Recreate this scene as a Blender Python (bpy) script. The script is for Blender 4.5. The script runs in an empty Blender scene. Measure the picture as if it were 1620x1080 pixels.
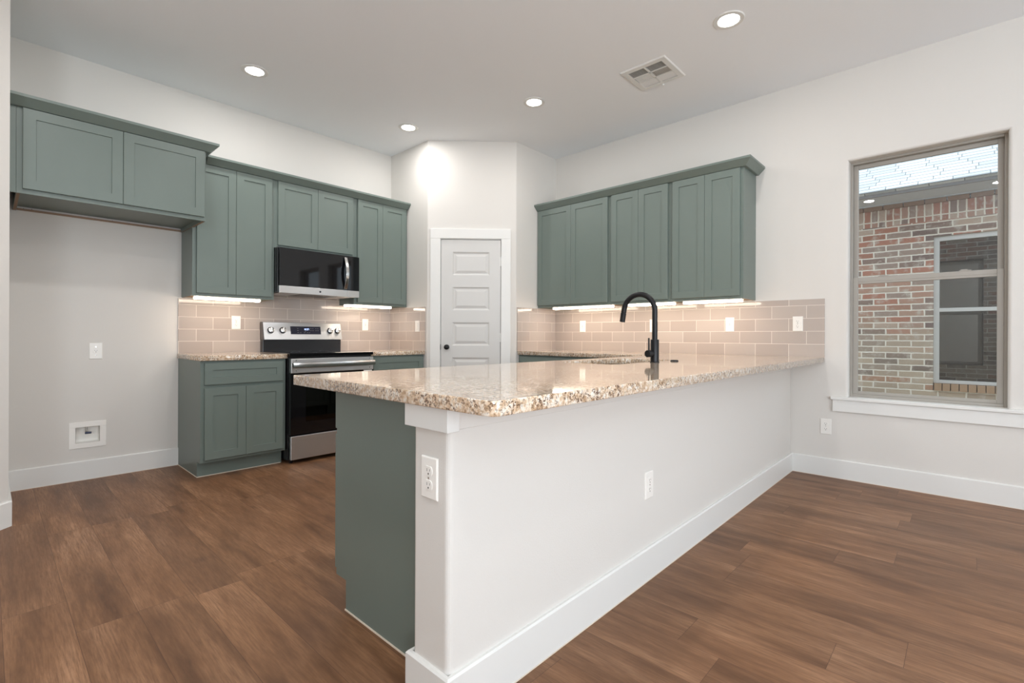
import bpy, bmesh, math, random
from mathutils import Vector, Matrix
random.seed(4)
PI = math.pi
SC = bpy.context.scene
COL = SC.collection

# ------------------------------------------------------------------ camera
CX, CY, CH, YAW, ROLL, FPX = -4.3603, -4.6941, 1.056, 0.7488, 0.0041, 773.0
cam_d = bpy.data.cameras.new('camera')
cam = bpy.data.objects.new('camera', cam_d)
COL.objects.link(cam)
cam_d.sensor_width = 36.0
cam_d.lens = FPX / 1620 * 36.0
cam_d.shift_y = -(540 - 531.4) / 1620
cam_d.clip_start = 0.02
cam.matrix_world = (Matrix.Translation((CX, CY, CH)) @ Matrix.Rotation(YAW - PI / 2, 4, 'Z')
                    @ Matrix.Rotation(PI / 2, 4, 'X') @ Matrix.Rotation(ROLL, 4, 'Z'))
SC.camera = cam

# ------------------------------------------------------------------ exposure, sky, sun
SC.view_settings.view_transform = 'Standard'
SC.view_settings.look = 'None'
SC.view_settings.gamma = 1.0
SC.view_settings.use_curve_mapping = False
SC.view_settings.exposure = 0.45
SC.cycles.max_bounces = 10
SC.cycles.diffuse_bounces = 6
SC.cycles.caustics_reflective = False
SC.cycles.caustics_refractive = False
SC.cycles.sample_clamp_indirect = 6.0

W = bpy.data.worlds.new('daylight_sky')
SC.world = W
W.use_nodes = True
wb = W.node_tree.nodes['Background']
wb.inputs['Color'].default_value = (0.78, 0.89, 1.0, 1)
wb.inputs['Strength'].default_value = 1.45

sun_d = bpy.data.lights.new('sun', 'SUN')
sun_d.energy = 1.3
sun_d.angle = 0.01
sun_d.color = (1.0, 0.96, 0.9)
sun = bpy.data.objects.new('sun', sun_d)
COL.objects.link(sun)
sun.rotation_euler = Vector((0.03, 0.75, 1.0)).to_track_quat('Z', 'Y').to_euler()
sun.location = (0, 0, 12)

LAMP_POWER = 5.4        # each recessed ceiling lamp
LAMP_COLOR = (1.0, 0.975, 0.955)
DAY_POWER = 72.0         # base power of the daylight and fill area lamps behind the camera
DAY_COLOR = (0.86, 0.93, 1.0)
BAR_STRENGTH = 14.0
BAR_COLOR = (1.0, 0.84, 0.69)


def area(name, loc, aim, sx, sy, power, color, shape='RECTANGLE'):
    d = bpy.data.lights.new(name, 'AREA')
    d.shape = shape
    d.size = sx
    if shape == 'RECTANGLE':
        d.size_y = sy
    d.energy = power
    d.color = color
    o = bpy.data.objects.new(name, d)
    COL.objects.link(o)
    o.location = loc
    o.rotation_euler = (-Vector(aim)).to_track_quat('Z', 'Y').to_euler()
    return o


# area lamps standing in for daylight at the patio door, plus an added left fill
# (both aimed upward to brighten the ceiling)
area('daylight_patio_door', (-3.4, -8.42, 1.25), (-0.05, 1, 0.65), 2.3, 2.1, DAY_POWER * 1.2, DAY_COLOR)
area('added_left_fill', (-6.38, -7.1, 1.6), (1, 0.45, 1.0), 1.6, 1.4, DAY_POWER * 1.45, DAY_COLOR)  # unseen lamp, added to brighten the ceiling and the left-facing surfaces


# ------------------------------------------------------------------ materials
def srgb(r, g, b):
    def f(c):
        c /= 255.0
        return c / 12.92 if c <= 0.04045 else ((c + 0.055) / 1.055) ** 2.4
    return (f(r), f(g), f(b), 1.0)


def new_mat(name):
    m = bpy.data.materials.new(name)
    m.use_nodes = True
    nt = m.node_tree
    return m, nt, nt.nodes['Principled BSDF']


def N(nt, typ, **kw):
    n = nt.nodes.new(typ)
    for k, v in kw.items():
        setattr(n, k, v)
    return n


def L(nt, a, b):
    nt.links.new(a, b)


def M(nt, op, a, b=None, c=None, clamp=False):
    n = nt.nodes.new('ShaderNodeMath')
    n.operation = op
    n.use_clamp = clamp
    for i, s in enumerate((a, b, c)):
        if s is None:
            continue
        if isinstance(s, (int, float)):
            n.inputs[i].default_value = s
        else:
            nt.links.new(s, n.inputs[i])
    return n.outputs[0]


def ramp(nt, fac, stops, interp='LINEAR'):
    n = nt.nodes.new('ShaderNodeValToRGB')
    cr = n.color_ramp
    cr.interpolation = interp
    while len(cr.elements) < len(stops):
        cr.elements.new(0.5)
    for e, (p, c) in zip(cr.elements, stops):
        e.position = p
        e.color = c if len(c) == 4 else (*c, 1)
    nt.links.new(fac, n.inputs[0])
    return n.outputs[0]


def mixc(nt, fac, a, b, mode='MIX'):
    n = nt.nodes.new('ShaderNodeMix')
    n.data_type = 'RGBA'
    n.blend_type = mode
    n.clamp_factor = True
    for s, i in ((fac, 0), (a, 6), (b, 7)):
        if isinstance(s, (int, float)):
            n.inputs[i].default_value = s
        elif isinstance(s, tuple):
            n.inputs[i].default_value = s
        else:
            nt.links.new(s, n.inputs[i])
    return n.outputs[2]


def objco(nt):
    tc = nt.nodes.new('ShaderNodeTexCoord')
    sp = nt.nodes.new('ShaderNodeSeparateXYZ')
    nt.links.new(tc.outputs['Object'], sp.inputs[0])
    return tc.outputs['Object'], sp.outputs[0], sp.outputs[1], sp.outputs[2]


def noise(nt, vec, scale, detail=3.0, rough=0.5, mapping=None):
    if mapping:
        mp = nt.nodes.new('ShaderNodeMapping')
        mp.inputs['Scale'].default_value = mapping
        nt.links.new(vec, mp.inputs[0])
        vec = mp.outputs[0]
    n = nt.nodes.new('ShaderNodeTexNoise')
    n.inputs['Scale'].default_value = scale
    n.inputs['Detail'].default_value = detail
    n.inputs['Roughness'].default_value = rough
    nt.links.new(vec, n.inputs['Vector'])
    return n.outputs[0]


def bump(nt, height, strength, dist, bsdf):
    b = nt.nodes.new('ShaderNodeBump')
    b.inputs['Strength'].default_value = strength
    b.inputs['Distance'].default_value = dist
    nt.links.new(height, b.inputs['Height'])
    nt.links.new(b.outputs[0], bsdf.inputs['Normal'])


def plain(name, col, rough=0.5, metal=0.0, spec=0.5, coat=0.0, bump_scale=None, bump_str=0.1):
    m, nt, p = new_mat(name)
    p.inputs['Base Color'].default_value = col
    p.inputs['Roughness'].default_value = rough
    p.inputs['Metallic'].default_value = metal
    p.inputs['Specular IOR Level'].default_value = spec
    p.inputs['Coat Weight'].default_value = coat
    if bump_scale:
        v, x, y, z = objco(nt)
        bump(nt, noise(nt, v, bump_scale, 3), bump_str, 0.002, p)
    return m


def cell(nt, u, v, w, h, off=0.5, mort=0.003, soft=0.0008):
    """running-bond cells: returns mask (1 on the unit, 0 in the joint), random value, random colour"""
    vr = M(nt, 'DIVIDE', v, h)
    row = M(nt, 'FLOOR', vr)
    if off == 'rand':
        wn = nt.nodes.new('ShaderNodeTexWhiteNoise')
        wn.noise_dimensions = '1D'
        nt.links.new(M(nt, 'ADD', row, 0.37), wn.inputs['W'])
        sh = wn.outputs['Value']
    else:
        sh = M(nt, 'MULTIPLY', row, off)
    ur = M(nt, 'ADD', M(nt, 'DIVIDE', u, w), sh)
    colm = M(nt, 'FLOOR', ur)
    fu = M(nt, 'MULTIPLY', M(nt, 'FRACT', ur), w)
    fv = M(nt, 'MULTIPLY', M(nt, 'FRACT', vr), h)
    du = M(nt, 'MINIMUM', fu, M(nt, 'SUBTRACT', w, fu))
    dv = M(nt, 'MINIMUM', fv, M(nt, 'SUBTRACT', h, fv))
    d = M(nt, 'MINIMUM', du, dv)
    mask = M(nt, 'DIVIDE', M(nt, 'SUBTRACT', d, mort / 2 - soft), 2 * soft, clamp=True)
    cb = nt.nodes.new('ShaderNodeCombineXYZ')
    nt.links.new(M(nt, 'ADD', colm, 0.5), cb.inputs[0])
    nt.links.new(M(nt, 'ADD', row, 0.5), cb.inputs[1])
    wn2 = nt.nodes.new('ShaderNodeTexWhiteNoise')
    wn2.noise_dimensions = '2D'
    nt.links.new(cb.outputs[0], wn2.inputs['Vector'])
    return mask, wn2.outputs['Value'], wn2.outputs['Color'], cb.outputs[0]


def tile_mat(name, axis, shift):
    m, nt, p = new_mat(name)
    v, x, y, z = objco(nt)
    u = M(nt, 'ADD', x if axis == 'x' else y, shift)
    mask, rv, rc, _ = cell(nt, u, M(nt, 'SUBTRACT', z, 0.902), 0.248, 0.1005, 0.5, 0.0032, 0.0007)
    tcol = mixc(nt, rv, srgb(176, 164, 156), srgb(186, 175, 167))
    c = mixc(nt, mask, srgb(226, 218, 208), tcol)
    L(nt, c, p.inputs['Base Color'])
    L(nt, M(nt, 'SUBTRACT', 0.65, M(nt, 'MULTIPLY', mask, 0.56)), p.inputs['Roughness'])
    h = M(nt, 'ADD', mask, M(nt, 'MULTIPLY', noise(nt, v, 22, 2), 0.35))
    bump(nt, h, 0.35, 0.0015, p)
    return m


def brick_mat(name, axis, w, h, off, shift_u=0.0, shift_z=0.0, lift=0.0):
    m, nt, p = new_mat(name)
    v, x, y, z = objco(nt)
    u = M(nt, 'ADD', x if axis == 'x' else y, shift_u)
    zz = M(nt, 'ADD', z, shift_z)
    wob = M(nt, 'MULTIPLY', M(nt, 'SUBTRACT', noise(nt, v, 14, 3), 0.5), 0.012)
    mask, rv, rc, _ = cell(nt, M(nt, 'ADD', u, wob), M(nt, 'ADD', zz, wob), w, h, off, 0.0145, 0.003)
    red = ramp(nt, rv, [(0.0, srgb(146, 122, 112)), (0.16, srgb(176, 122, 100)), (0.34, srgb(190, 148, 128)),
                        (0.5, srgb(170, 148, 136)), (0.66, srgb(190, 130, 108)), (0.82, srgb(202, 178, 160)), (0.93, srgb(126, 106, 100))],
               'CONSTANT')
    tan = ramp(nt, rv, [(0.0, srgb(150, 136, 124)), (0.2, srgb(192, 174, 154)), (0.45, srgb(176, 160, 144)),
                        (0.6, srgb(204, 186, 164)), (0.85, srgb(130, 116, 106)), (0.92, srgb(192, 152, 126))], 'CONSTANT')
    grad = M(nt, 'DIVIDE', M(nt, 'SUBTRACT', M(nt, 'ADD', z, M(nt, 'MULTIPLY', rv, 0.5)), 1.35), 0.5, clamp=True)
    bc = mixc(nt, grad, tan, red)
    n1 = noise(nt, v, 9, 4, 0.65)
    bc = mixc(nt, ramp(nt, n1, [(0.52, (0, 0, 0)), (0.72, (1, 1, 1))]), bc, srgb(214, 204, 192))
    n2 = noise(nt, v, 120, 2)
    bc = mixc(nt, M(nt, 'MULTIPLY', n2, 0.35), bc, srgb(110, 96, 88))
    c = mixc(nt, mask, srgb(240, 234, 222), bc)
    L(nt, c, p.inputs['Base Color'])
    p.inputs['Roughness'].default_value = 0.9
    bump(nt, M(nt, 'ADD', mask, M(nt, 'MULTIPLY', n2, 0.3)), 0.7, 0.006, p)
    return m


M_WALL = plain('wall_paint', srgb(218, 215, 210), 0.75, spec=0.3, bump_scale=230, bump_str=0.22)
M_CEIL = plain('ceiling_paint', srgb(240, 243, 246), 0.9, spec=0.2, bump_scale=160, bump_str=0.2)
M_TRIM = plain('trim_paint', srgb(226, 226, 223), 0.35, spec=0.4)
M_DOORP = plain('door_paint', srgb(208, 207, 204), 0.4, spec=0.4)
M_PLATE = plain('white_plastic', srgb(240, 238, 233), 0.3)
M_SLOT = plain('slot_dark', srgb(60, 56, 52), 0.6)
M_BLACKMETAL = plain('matte_black_metal', srgb(34, 34, 36), 0.38, metal=0.55)
M_BLACKGLASS = plain('black_glass', (0.005, 0.005, 0.006, 1), 0.04, spec=0.45, coat=0.0)
M_BLACKENAMEL = plain('black_enamel', (0.012, 0.012, 0.014, 1), 0.22)
M_CAULK = plain('caulk', srgb(226, 214, 198), 0.6)
M_RAWWOOD = plain('raw_wood', srgb(150, 124, 102), 0.7, bump_scale=60)
M_CHROME = plain('chrome', (0.8, 0.8, 0.8, 1), 0.12, metal=1.0)
M_TAUPE = plain('window_vinyl', srgb(163, 158, 150), 0.4)
M_TAUPE2 = plain('neighbor_window_vinyl', srgb(206, 206, 204), 0.5)
M_SOFFIT = plain('soffit_paint', srgb(206, 214, 224), 0.7)
M_FASCIA = plain('fascia_paint', srgb(120, 118, 118), 0.6)
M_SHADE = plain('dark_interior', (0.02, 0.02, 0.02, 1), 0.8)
M_GROUND = plain('gravel_and_dry_grass', srgb(150, 142, 122), 0.95, bump_scale=40, bump_str=0.6)
M_SINK = plain('sink_steel', (0.5, 0.5, 0.5, 1), 0.3, metal=1.0)


def green_mat():
    m, nt, p = new_mat('sage_green_paint')
    v, x, y, z = objco(nt)
    n = noise(nt, v, 3, 2)
    c = mixc(nt, n, srgb(109, 121, 115), srgb(113, 125, 119))
    L(nt, c, p.inputs['Base Color'])
    p.inputs['Roughness'].default_value = 0.36
    p.inputs['Specular IOR Level'].default_value = 0.45
    bump(nt, noise(nt, v, 90, 2, 0.5, (1, 1, 0.25)), 0.04, 0.001, p)
    return m


ANISO_ROT = 0.25


def steel_mat():
    m, nt, p = new_mat('brushed_stainless')
    v, x, y, z = objco(nt)
    p.inputs['Base Color'].default_value = (0.66, 0.66, 0.66, 1)
    p.inputs['Metallic'].default_value = 1.0
    p.inputs['Roughness'].default_value = 0.32
    p.inputs['Anisotropic'].default_value = 0.8
    tg = nt.nodes.new('ShaderNodeTangent')
    tg.direction_type = 'RADIAL'
    tg.axis = 'Z'
    L(nt, tg.outputs[0], p.inputs['Tangent'])
    p.inputs['Anisotropic Rotation'].default_value = ANISO_ROT
    bump(nt, noise(nt, v, 60, 3, 0.6, (0.15, 1, 12)), 0.08, 0.0006, p)
    return m


def floor_mat():
    m, nt, p = new_mat('vinyl_plank_floor')
    v, x, y, z = objco(nt)
    mask, rv, rc, cid = cell(nt, y, M(nt, 'ADD', x, 3.785), 1.22, 0.178, 'rand', 0.0012, 0.0005)
    # grain runs along y, shifted per plank
    add = nt.nodes.new('ShaderNodeVectorMath')
    add.operation = 'MULTIPLY_ADD'
    L(nt, rc, add.inputs[0])
    add.inputs[1].default_value = (7, 7, 7)
    L(nt, v, add.inputs[2])
    gv = add.outputs[0]
    g1 = noise(nt, gv, 1.0, 6, 0.62, (9.0, 1.3, 1))
    g2 = noise(nt, gv, 1.0, 5, 0.7, (170, 9, 1))
    g3 = noise(nt, gv, 1.0, 3, 0.5, (3.2, 1.2, 1))
    base = ramp(nt, g1, [(0.30, srgb(92, 64, 44)), (0.44, srgb(134, 98, 70)), (0.55, srgb(156, 117, 86)), (0.68, srgb(180, 140, 108))])
    base = mixc(nt, M(nt, 'MULTIPLY', ramp(nt, g3, [(0.45, (0, 0, 0)), (0.7, (1, 1, 1))]), 0.45), base, srgb(128, 95, 72))
    base = mixc(nt, ramp(nt, g2, [(0.38, (0, 0, 0)), (0.68, (0.8, 0.8, 0.8))]), base, srgb(112, 80, 58))
    tint = ramp(nt, rv, [(0.0, srgb(224, 220, 218)), (0.5, srgb(238, 234, 231)), (1.0, srgb(252, 247, 242))])
    base = mixc(nt, 1.0, base, tint, 'MULTIPLY')
    # knots
    kn = noise(nt, gv, 1.0, 2, 0.5, (5, 2.2, 1))
    base = mixc(nt, M(nt, 'MULTIPLY', ramp(nt, kn, [(0.72, (0, 0, 0)), (0.8, (1, 1, 1))]), 0.6), base, srgb(66, 44, 34))
    c = mixc(nt, mask, srgb(74, 50, 38), base)
    L(nt, c, p.inputs['Base Color'])
    L(nt, M(nt, 'ADD', 0.36, M(nt, 'MULTIPLY', g2, 0.14)), p.inputs['Roughness'])
    p.inputs['Specular IOR Level'].default_value = 0.27
    bump(nt, M(nt, 'ADD', mask, M(nt, 'MULTIPLY', g2, 0.4)), 0.12, 0.001, p)
    return m


def granite_mat():
    m, nt, p = new_mat('polished_granite')
    v, x, y, z = objco(nt)
    a = noise(nt, v, 60, 6, 0.7)
    b = noise(nt, v, 130, 5, 0.68)
    d = noise(nt, v, 210, 3, 0.6)
    c0 = noise(nt, v, 13, 3, 0.55)
    col = ramp(nt, a, [(0.36, srgb(176, 144, 112)), (0.45, srgb(214, 186, 156)), (0.52, srgb(228, 208, 184)), (0.60, srgb(240, 232, 220))])
    clus = ramp(nt, c0, [(0.40, (0.15, 0.15, 0.15)), (0.55, (1, 1, 1))])
    spots = ramp(nt, b, [(0.44, (1, 1, 1)), (0.47, (0, 0, 0))])
    col = mixc(nt, mixc(nt, 1.0, spots, clus, 'MULTIPLY'), col, srgb(104, 76, 56))
    fleck = ramp(nt, d, [(0.35, (1, 1, 1)), (0.39, (0, 0, 0))])
    col = mixc(nt, mixc(nt, 1.0, fleck, clus, 'MULTIPLY'), col, srgb(64, 58, 56))
    L(nt, col, p.inputs['Base Color'])
    p.inputs['Roughness'].default_value = 0.07
    p.inputs['Specular IOR Level'].default_value = 0.55
    p.inputs['Coat Weight'].default_value = 0.3
    p.inputs['Coat Roughness'].default_value = 0.04
    bump(nt, noise(nt, v, 6, 2), 0.03, 0.002, p)
    return m


def glass_mat(name, tint=(1, 1, 1, 1), refl=0.08, trans=1.0, rough=0.0):
    m, nt, p = new_mat(name)
    nt.nodes.remove(p)
    out = nt.nodes['Material Output']
    tr = nt.nodes.new('ShaderNodeBsdfTransparent')
    tr.inputs[0].default_value = tint
    gl = nt.nodes.new('ShaderNodeBsdfGlossy')
    gl.inputs['Roughness'].default_value = rough
    fr = nt.nodes.new('ShaderNodeFresnel')
    # the pane does not bend the ray, so its back face must not turn into a total reflection
    gm = nt.nodes.new('ShaderNodeNewGeometry')
    L(nt, M(nt, 'SUBTRACT', 1.5, M(nt, 'MULTIPLY', gm.outputs['Backfacing'], 1.5 - 1 / 1.5)), fr.inputs[0])
    mx = nt.nodes.new('ShaderNodeMixShader')
    L(nt, M(nt, 'ADD', fr.outputs[0], refl, clamp=True), mx.inputs[0])
    L(nt, tr.outputs[0], mx.inputs[1])
    L(nt, gl.outputs[0], mx.inputs[2])
    L(nt, mx.outputs[0], out.inputs[0])
    return m


def emit_mat(name, col, strength):
    m, nt, p = new_mat(name)
    p.inputs['Base Color'].default_value = (0.8, 0.8, 0.8, 1)
    p.inputs['Emission Color'].default_value = col
    p.inputs['Emission Strength'].default_value = strength
    return m


def shingle_mat():
    m, nt, p = new_mat('roof_shingles')
    v, x, y, z = objco(nt)
    mask, rv, rc, _ = cell(nt, y, M(nt, 'MULTIPLY', z, 1.0), 0.30, 0.058, 'rand', 0.008, 0.002)
    c = mixc(nt, rv, srgb(196, 202, 206), srgb(232, 236, 238))
    c = mixc(nt, M(nt, 'MULTIPLY', noise(nt, v, 70, 3), 0.35), c, srgb(150, 156, 160))
    c = mixc(nt, mask, srgb(104, 110, 114), c)  # dark course lines paint in the shadow under each shingle row
    L(nt, c, p.inputs['Base Color'])
    p.inputs['Roughness'].default_value = 0.9
    return m


M_GREEN = green_mat()
M_STEEL = steel_mat()
M_FLOOR = floor_mat()
M_GRANITE = granite_mat()
M_TILE_A = tile_mat('tile_range_wall', 'x', 3.049)
M_TILE_B = tile_mat('tile_window_wall', 'y', 3.411)
M_BRICK = brick_mat('brick_veneer', 'y', 0.254, 0.0762, 0.5, 0.08, 0.0)
M_BRICKX = brick_mat('brick_veneer_own_wall', 'y', 0.254, 0.0762, 0.5, 0.0, 0.0)
M_SOLDIER = brick_mat('brick_soldier', 'y', 0.0762, 0.32, 0.0, 0.0, 10 * 0.32 - 2.43)
M_GLASS = glass_mat('window_glass', (0.97, 0.985, 0.98, 1), 0.02)
M_NGLASS = glass_mat('neighbor_glass', (0.35, 0.38, 0.36, 1), 0.12)
M_OVENGLASS = glass_mat('oven_glass', (0.10, 0.10, 0.11, 1), 0.03)
M_SHINGLE = shingle_mat()
M_LENS = emit_mat('lamp_lens', (1.0, 0.97, 0.92, 1), 14.0)
M_BAR = emit_mat('led_diffuser', (*BAR_COLOR, 1), BAR_STRENGTH)
M_BLUE = emit_mat('display_digits', (0.35, 0.5, 1.0, 1), 2.2)
M_DISPLAY = plain('display_glass', (0.012, 0.013, 0.03, 1), 0.12)
M_GREYPRINT = plain('printed_marks', srgb(120, 122, 126), 0.5)
M_KNOBFACE = plain('knob_steel', (0.72, 0.71, 0.70, 1), 0.18, metal=1.0)


# ------------------------------------------------------------------ mesh helpers
class MB:
    def __init__(self):
        self.bm = bmesh.new()

    def face(self, pts):
        try:
            return self.bm.faces.new([self.bm.verts.new(p) for p in pts])
        except ValueError:
            return None

    def box(self, x0, x1, y0, y1, z0, z1):
        x0, x1 = sorted((x0, x1)); y0, y1 = sorted((y0, y1)); z0, z1 = sorted((z0, z1))
        v = [self.bm.verts.new(p) for p in ((x0, y0, z0), (x1, y0, z0), (x1, y1, z0), (x0, y1, z0),
                                            (x0, y0, z1), (x1, y0, z1), (x1, y1, z1), (x0, y1, z1))]
        for f in ((0, 3, 2, 1), (4, 5, 6, 7), (0, 1, 5, 4), (1, 2, 6, 5), (2, 3, 7, 6), (3, 0, 4, 7)):
            self.bm.faces.new([v[i] for i in f])
        return self

    def prism(self, poly, axis, a, b):
        """poly: 2D points; axis 'x': (y,z), 'y': (x,z), 'z': (x,y)"""
        def P(p, t):
            return {'x': (t, p[0], p[1]), 'y': (p[0], t, p[1]), 'z': (p[0], p[1], t)}[axis]
        va = [self.bm.verts.new(P(p, a)) for p in poly]
        vb = [self.bm.verts.new(P(p, b)) for p in poly]
        self.bm.faces.new(va[::-1])
        self.bm.faces.new(vb)
        n = len(poly)
        for i in range(n):
            self.bm.faces.new((va[i], va[(i + 1) % n], vb[(i + 1) % n], vb[i]))
        return self

    def rings(self, rings, closed=True, cap0=True, cap1=True):
        R = [[self.bm.verts.new(p) for p in r] for r in rings]
        n = len(R[0])
        for a, b in zip(R[:-1], R[1:]):
            for i in range(n if closed else n - 1):
                j = (i + 1) % n
                self.bm.faces.new((a[i], a[j], b[j], b[i]))
        if cap0:
            self.bm.faces.new(R[0][::-1])
        if cap1:
            self.bm.faces.new(R[-1])
        return self

    def tube(self, pts, r, n=20, caps=True):
        pts = [Vector(p) for p in pts]
        rr = r if isinstance(r, (list, tuple)) else [r] * len(pts)
        rings = []
        up = None
        for i, p in enumerate(pts):
            t = (pts[min(i + 1, len(pts) - 1)] - pts[max(i - 1, 0)]).normalized()
            if up is None:
                up = Vector((0, 0, 1)) if abs(t.z) < 0.9 else Vector((1, 0, 0))
            s = t.cross(up).normalized()
            up = s.cross(t).normalized()
            rings.append([p + (s * math.cos(2 * PI * k / n) + up * math.sin(2 * PI * k / n)) * rr[i] for k in range(n)])
        return self.rings(rings, True, caps, caps)

    def lathe(self, prof, center=(0, 0, 0), axis='z', n=32, cap0=True, cap1=True):
        cx, cy, cz = center
        rings = []
        for r, h in prof:
            ring = []
            for k in range(n):
                a = 2 * PI * k / n
                c, s = r * math.cos(a), r * math.sin(a)
                ring.append({'z': (cx + c, cy + s, cz + h), 'y': (cx + c, cy + h, cz + s), 'x': (cx + h, cy + c, cz + s)}[axis])
            rings.append(ring)
        return self.rings(rings, True, cap0, cap1)

    def obj(self, name, mat, parent=None, local=False, bevel=0.0, smooth=False, segs=2):
        bmesh.ops.recalc_face_normals(self.bm, faces=self.bm.faces[:])
        me = bpy.data.meshes.new(name)
        self.bm.to_mesh(me)
        self.bm.free()
        me.materials.append(mat)
        o = bpy.data.objects.new(name, me)
        COL.objects.link(o)
        if parent is not None:
            o.parent = parent
            if not local:
                root = parent
                mw = Matrix.Identity(4)
                while root is not None:
                    mw = root.matrix_basis @ mw
                    root = root.parent
                me.transform(mw.inverted())
        if bevel:
            md = o.modifiers.new('edge_bevel', 'BEVEL')
            md.width = bevel
            md.segments = segs
            md.limit_method = 'ANGLE'
            md.angle_limit = math.radians(40)
        if smooth:
            for pl in me.polygons:
                pl.use_smooth = True
            me.set_sharp_from_angle(angle=math.radians(35))
        return o


def thing(name, label, cat, loc=(0, 0, 0), rz=0.0, group=None):
    o = bpy.data.objects.new(name, None)
    COL.objects.link(o)
    o.location = loc
    o.rotation_euler = (0, 0, rz)
    o.empty_display_size = 0.1
    o['label'] = label
    o['category'] = cat
    if group:
        o['group'] = group
    return o


def tag(o, label, cat, group=None):
    o['label'] = label
    o['category'] = cat
    if group:
        o['group'] = group
    return o


def struct(o):
    o['kind'] = 'structure'
    return o


def sroot(name, loc=(0, 0, 0), rz=0.0):
    o = bpy.data.objects.new(name, None)
    COL.objects.link(o)
    o.location = loc
    o.rotation_euler = (0, 0, rz)
    o['kind'] = 'structure'
    return o


def dup(root, loc, rz=None, label=None):
    r = root.copy()
    COL.objects.link(r)
    r.location = loc
    if rz is not None:
        r.rotation_euler = (0, 0, rz)
    if label:
        r['label'] = label
    for ch in list(root.children):
        c = ch.copy()
        COL.objects.link(c)
        c.parent = r
        for g in list(ch.children):
            d = g.copy()
            COL.objects.link(d)
            d.parent = c
    return r


# ------------------------------------------------------------------ room shell
H = 3.048
XL = -4.275          # side wall of the refrigerator niche
YF = -8.5            # far wall behind the camera
struct(MB().box(-9.6, 0.2, YF - 0.2, 0.2, -0.12, 0.0).obj('floor', M_FLOOR))
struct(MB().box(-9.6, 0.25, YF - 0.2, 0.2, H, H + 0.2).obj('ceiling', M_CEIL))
# niche side wall with a 45 degree return, then the room opens to the left
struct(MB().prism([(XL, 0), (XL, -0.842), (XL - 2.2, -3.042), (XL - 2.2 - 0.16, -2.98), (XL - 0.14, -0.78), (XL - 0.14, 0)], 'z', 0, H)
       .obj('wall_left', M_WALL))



def wall_holes(mb, axis, a0, a1, d0, d1, holes, zt=H):
    """wall slab along axis from a0 to a1, depth d0..d1, rectangular holes (a, b, z0, z1)"""
    def bx(u0, u1, z0, z1):
        if u1 - u0 < 1e-4 or z1 - z0 < 1e-4:
            return
        if axis == 'y':
            mb.box(d0, d1, u0, u1, z0, z1)
        else:
            mb.box(u0, u1, d0, d1, z0, z1)
    cur = a0
    for (a, b, z0, z1) in sorted(holes):
        bx(cur, a, 0, zt)
        bx(a, b, 0, z0)
        bx(a, b, z1, zt)
        cur = b
    bx(cur, a1, 0, zt)


def bullnose(mb, y0, y1, z0, z1, r, depth, n=6):
    """rounded drywall return round an opening in wall_right (faces x=0)"""
    rings = []
    prof = [(r * (1 - math.sin(t * PI / 2 / n)), r * (1 - math.cos(t * PI / 2 / n))) for t in range(n + 1)] + [(0, depth)]
    for o, x in prof:
        rings.append([(x, y0 - o, z0 - o), (x, y1 + o, z0 - o), (x, y1 + o, z1 + o), (x, y0 - o, z1 + o)])
    mb.rings(rings, True, False, False)


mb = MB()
wall_holes(mb, 'y', YF, -3.0, -6.63, -6.475, [(-7.9, -6.3, 0.9, 2.3)])  # opening added for the left fill lamp, no window known there
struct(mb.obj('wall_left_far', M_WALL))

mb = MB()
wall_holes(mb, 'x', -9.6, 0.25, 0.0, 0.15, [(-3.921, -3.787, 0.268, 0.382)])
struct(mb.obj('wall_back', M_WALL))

W1 = (-4.888, -4.052, 0.612, 2.366)
W2 = (-6.10, -5.264, 0.612, 2.366)
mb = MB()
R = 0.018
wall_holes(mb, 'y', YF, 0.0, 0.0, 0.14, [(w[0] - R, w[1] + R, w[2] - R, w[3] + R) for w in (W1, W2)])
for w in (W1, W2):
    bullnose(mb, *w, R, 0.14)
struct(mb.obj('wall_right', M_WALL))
mb = MB()
wall_holes(mb, 'y', YF - 0.2, 0.3, 0.145, 0.20, [(w[0] - 0.02, w[1] + 0.02, w[2] - 0.02, w[3] + 0.02) for w in (W1, W2)], 3.3)
struct(mb.obj('wall_right_exterior', M_BRICKX))
# wall behind the camera with patio door and window openings
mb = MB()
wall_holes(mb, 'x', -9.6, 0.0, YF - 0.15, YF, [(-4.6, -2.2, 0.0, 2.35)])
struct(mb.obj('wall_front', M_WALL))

# pantry walls
Rr = 0.02


def rounded(p0, c, p1, r, n=5):
    c = Vector(c); a = (Vector(p0) - c).normalized(); b = (Vector(p1) - c).normalized()
    ang = a.angle(b)
    t = r / math.tan(ang / 2)
    s, e = c + a * t, c + b * t
    ctr = c + (a + b).normalized() * (r / math.sin(ang / 2))
    out = []
    for i in range(n + 1):
        f = i / n
        d = (s - ctr).lerp(e - ctr, f).normalized() * r
        out.append(tuple(ctr + d))
    return out


PA, PB, PC, PD = (-1.296, 0.0), (-1.296, -0.664), (-0.656, -1.304), (0.0, -1.304)
s2 = math.sqrt(0.5)
DC = Vector(((PB[0] + PC[0]) / 2, (PB[1] + PC[1]) / 2))      # middle of the diagonal
# s coordinate along diagonal as measured: s = (x - y) / sqrt2


def dpt(s, out=0.0):
    """point on the diagonal at s, moved out (towards the camera) by out"""
    base = (PB[0] + PB[1])
    x = (base + s * math.sqrt(2)) / 2
    y = base - x
    return (x - out * s2, y - out * s2)


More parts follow.
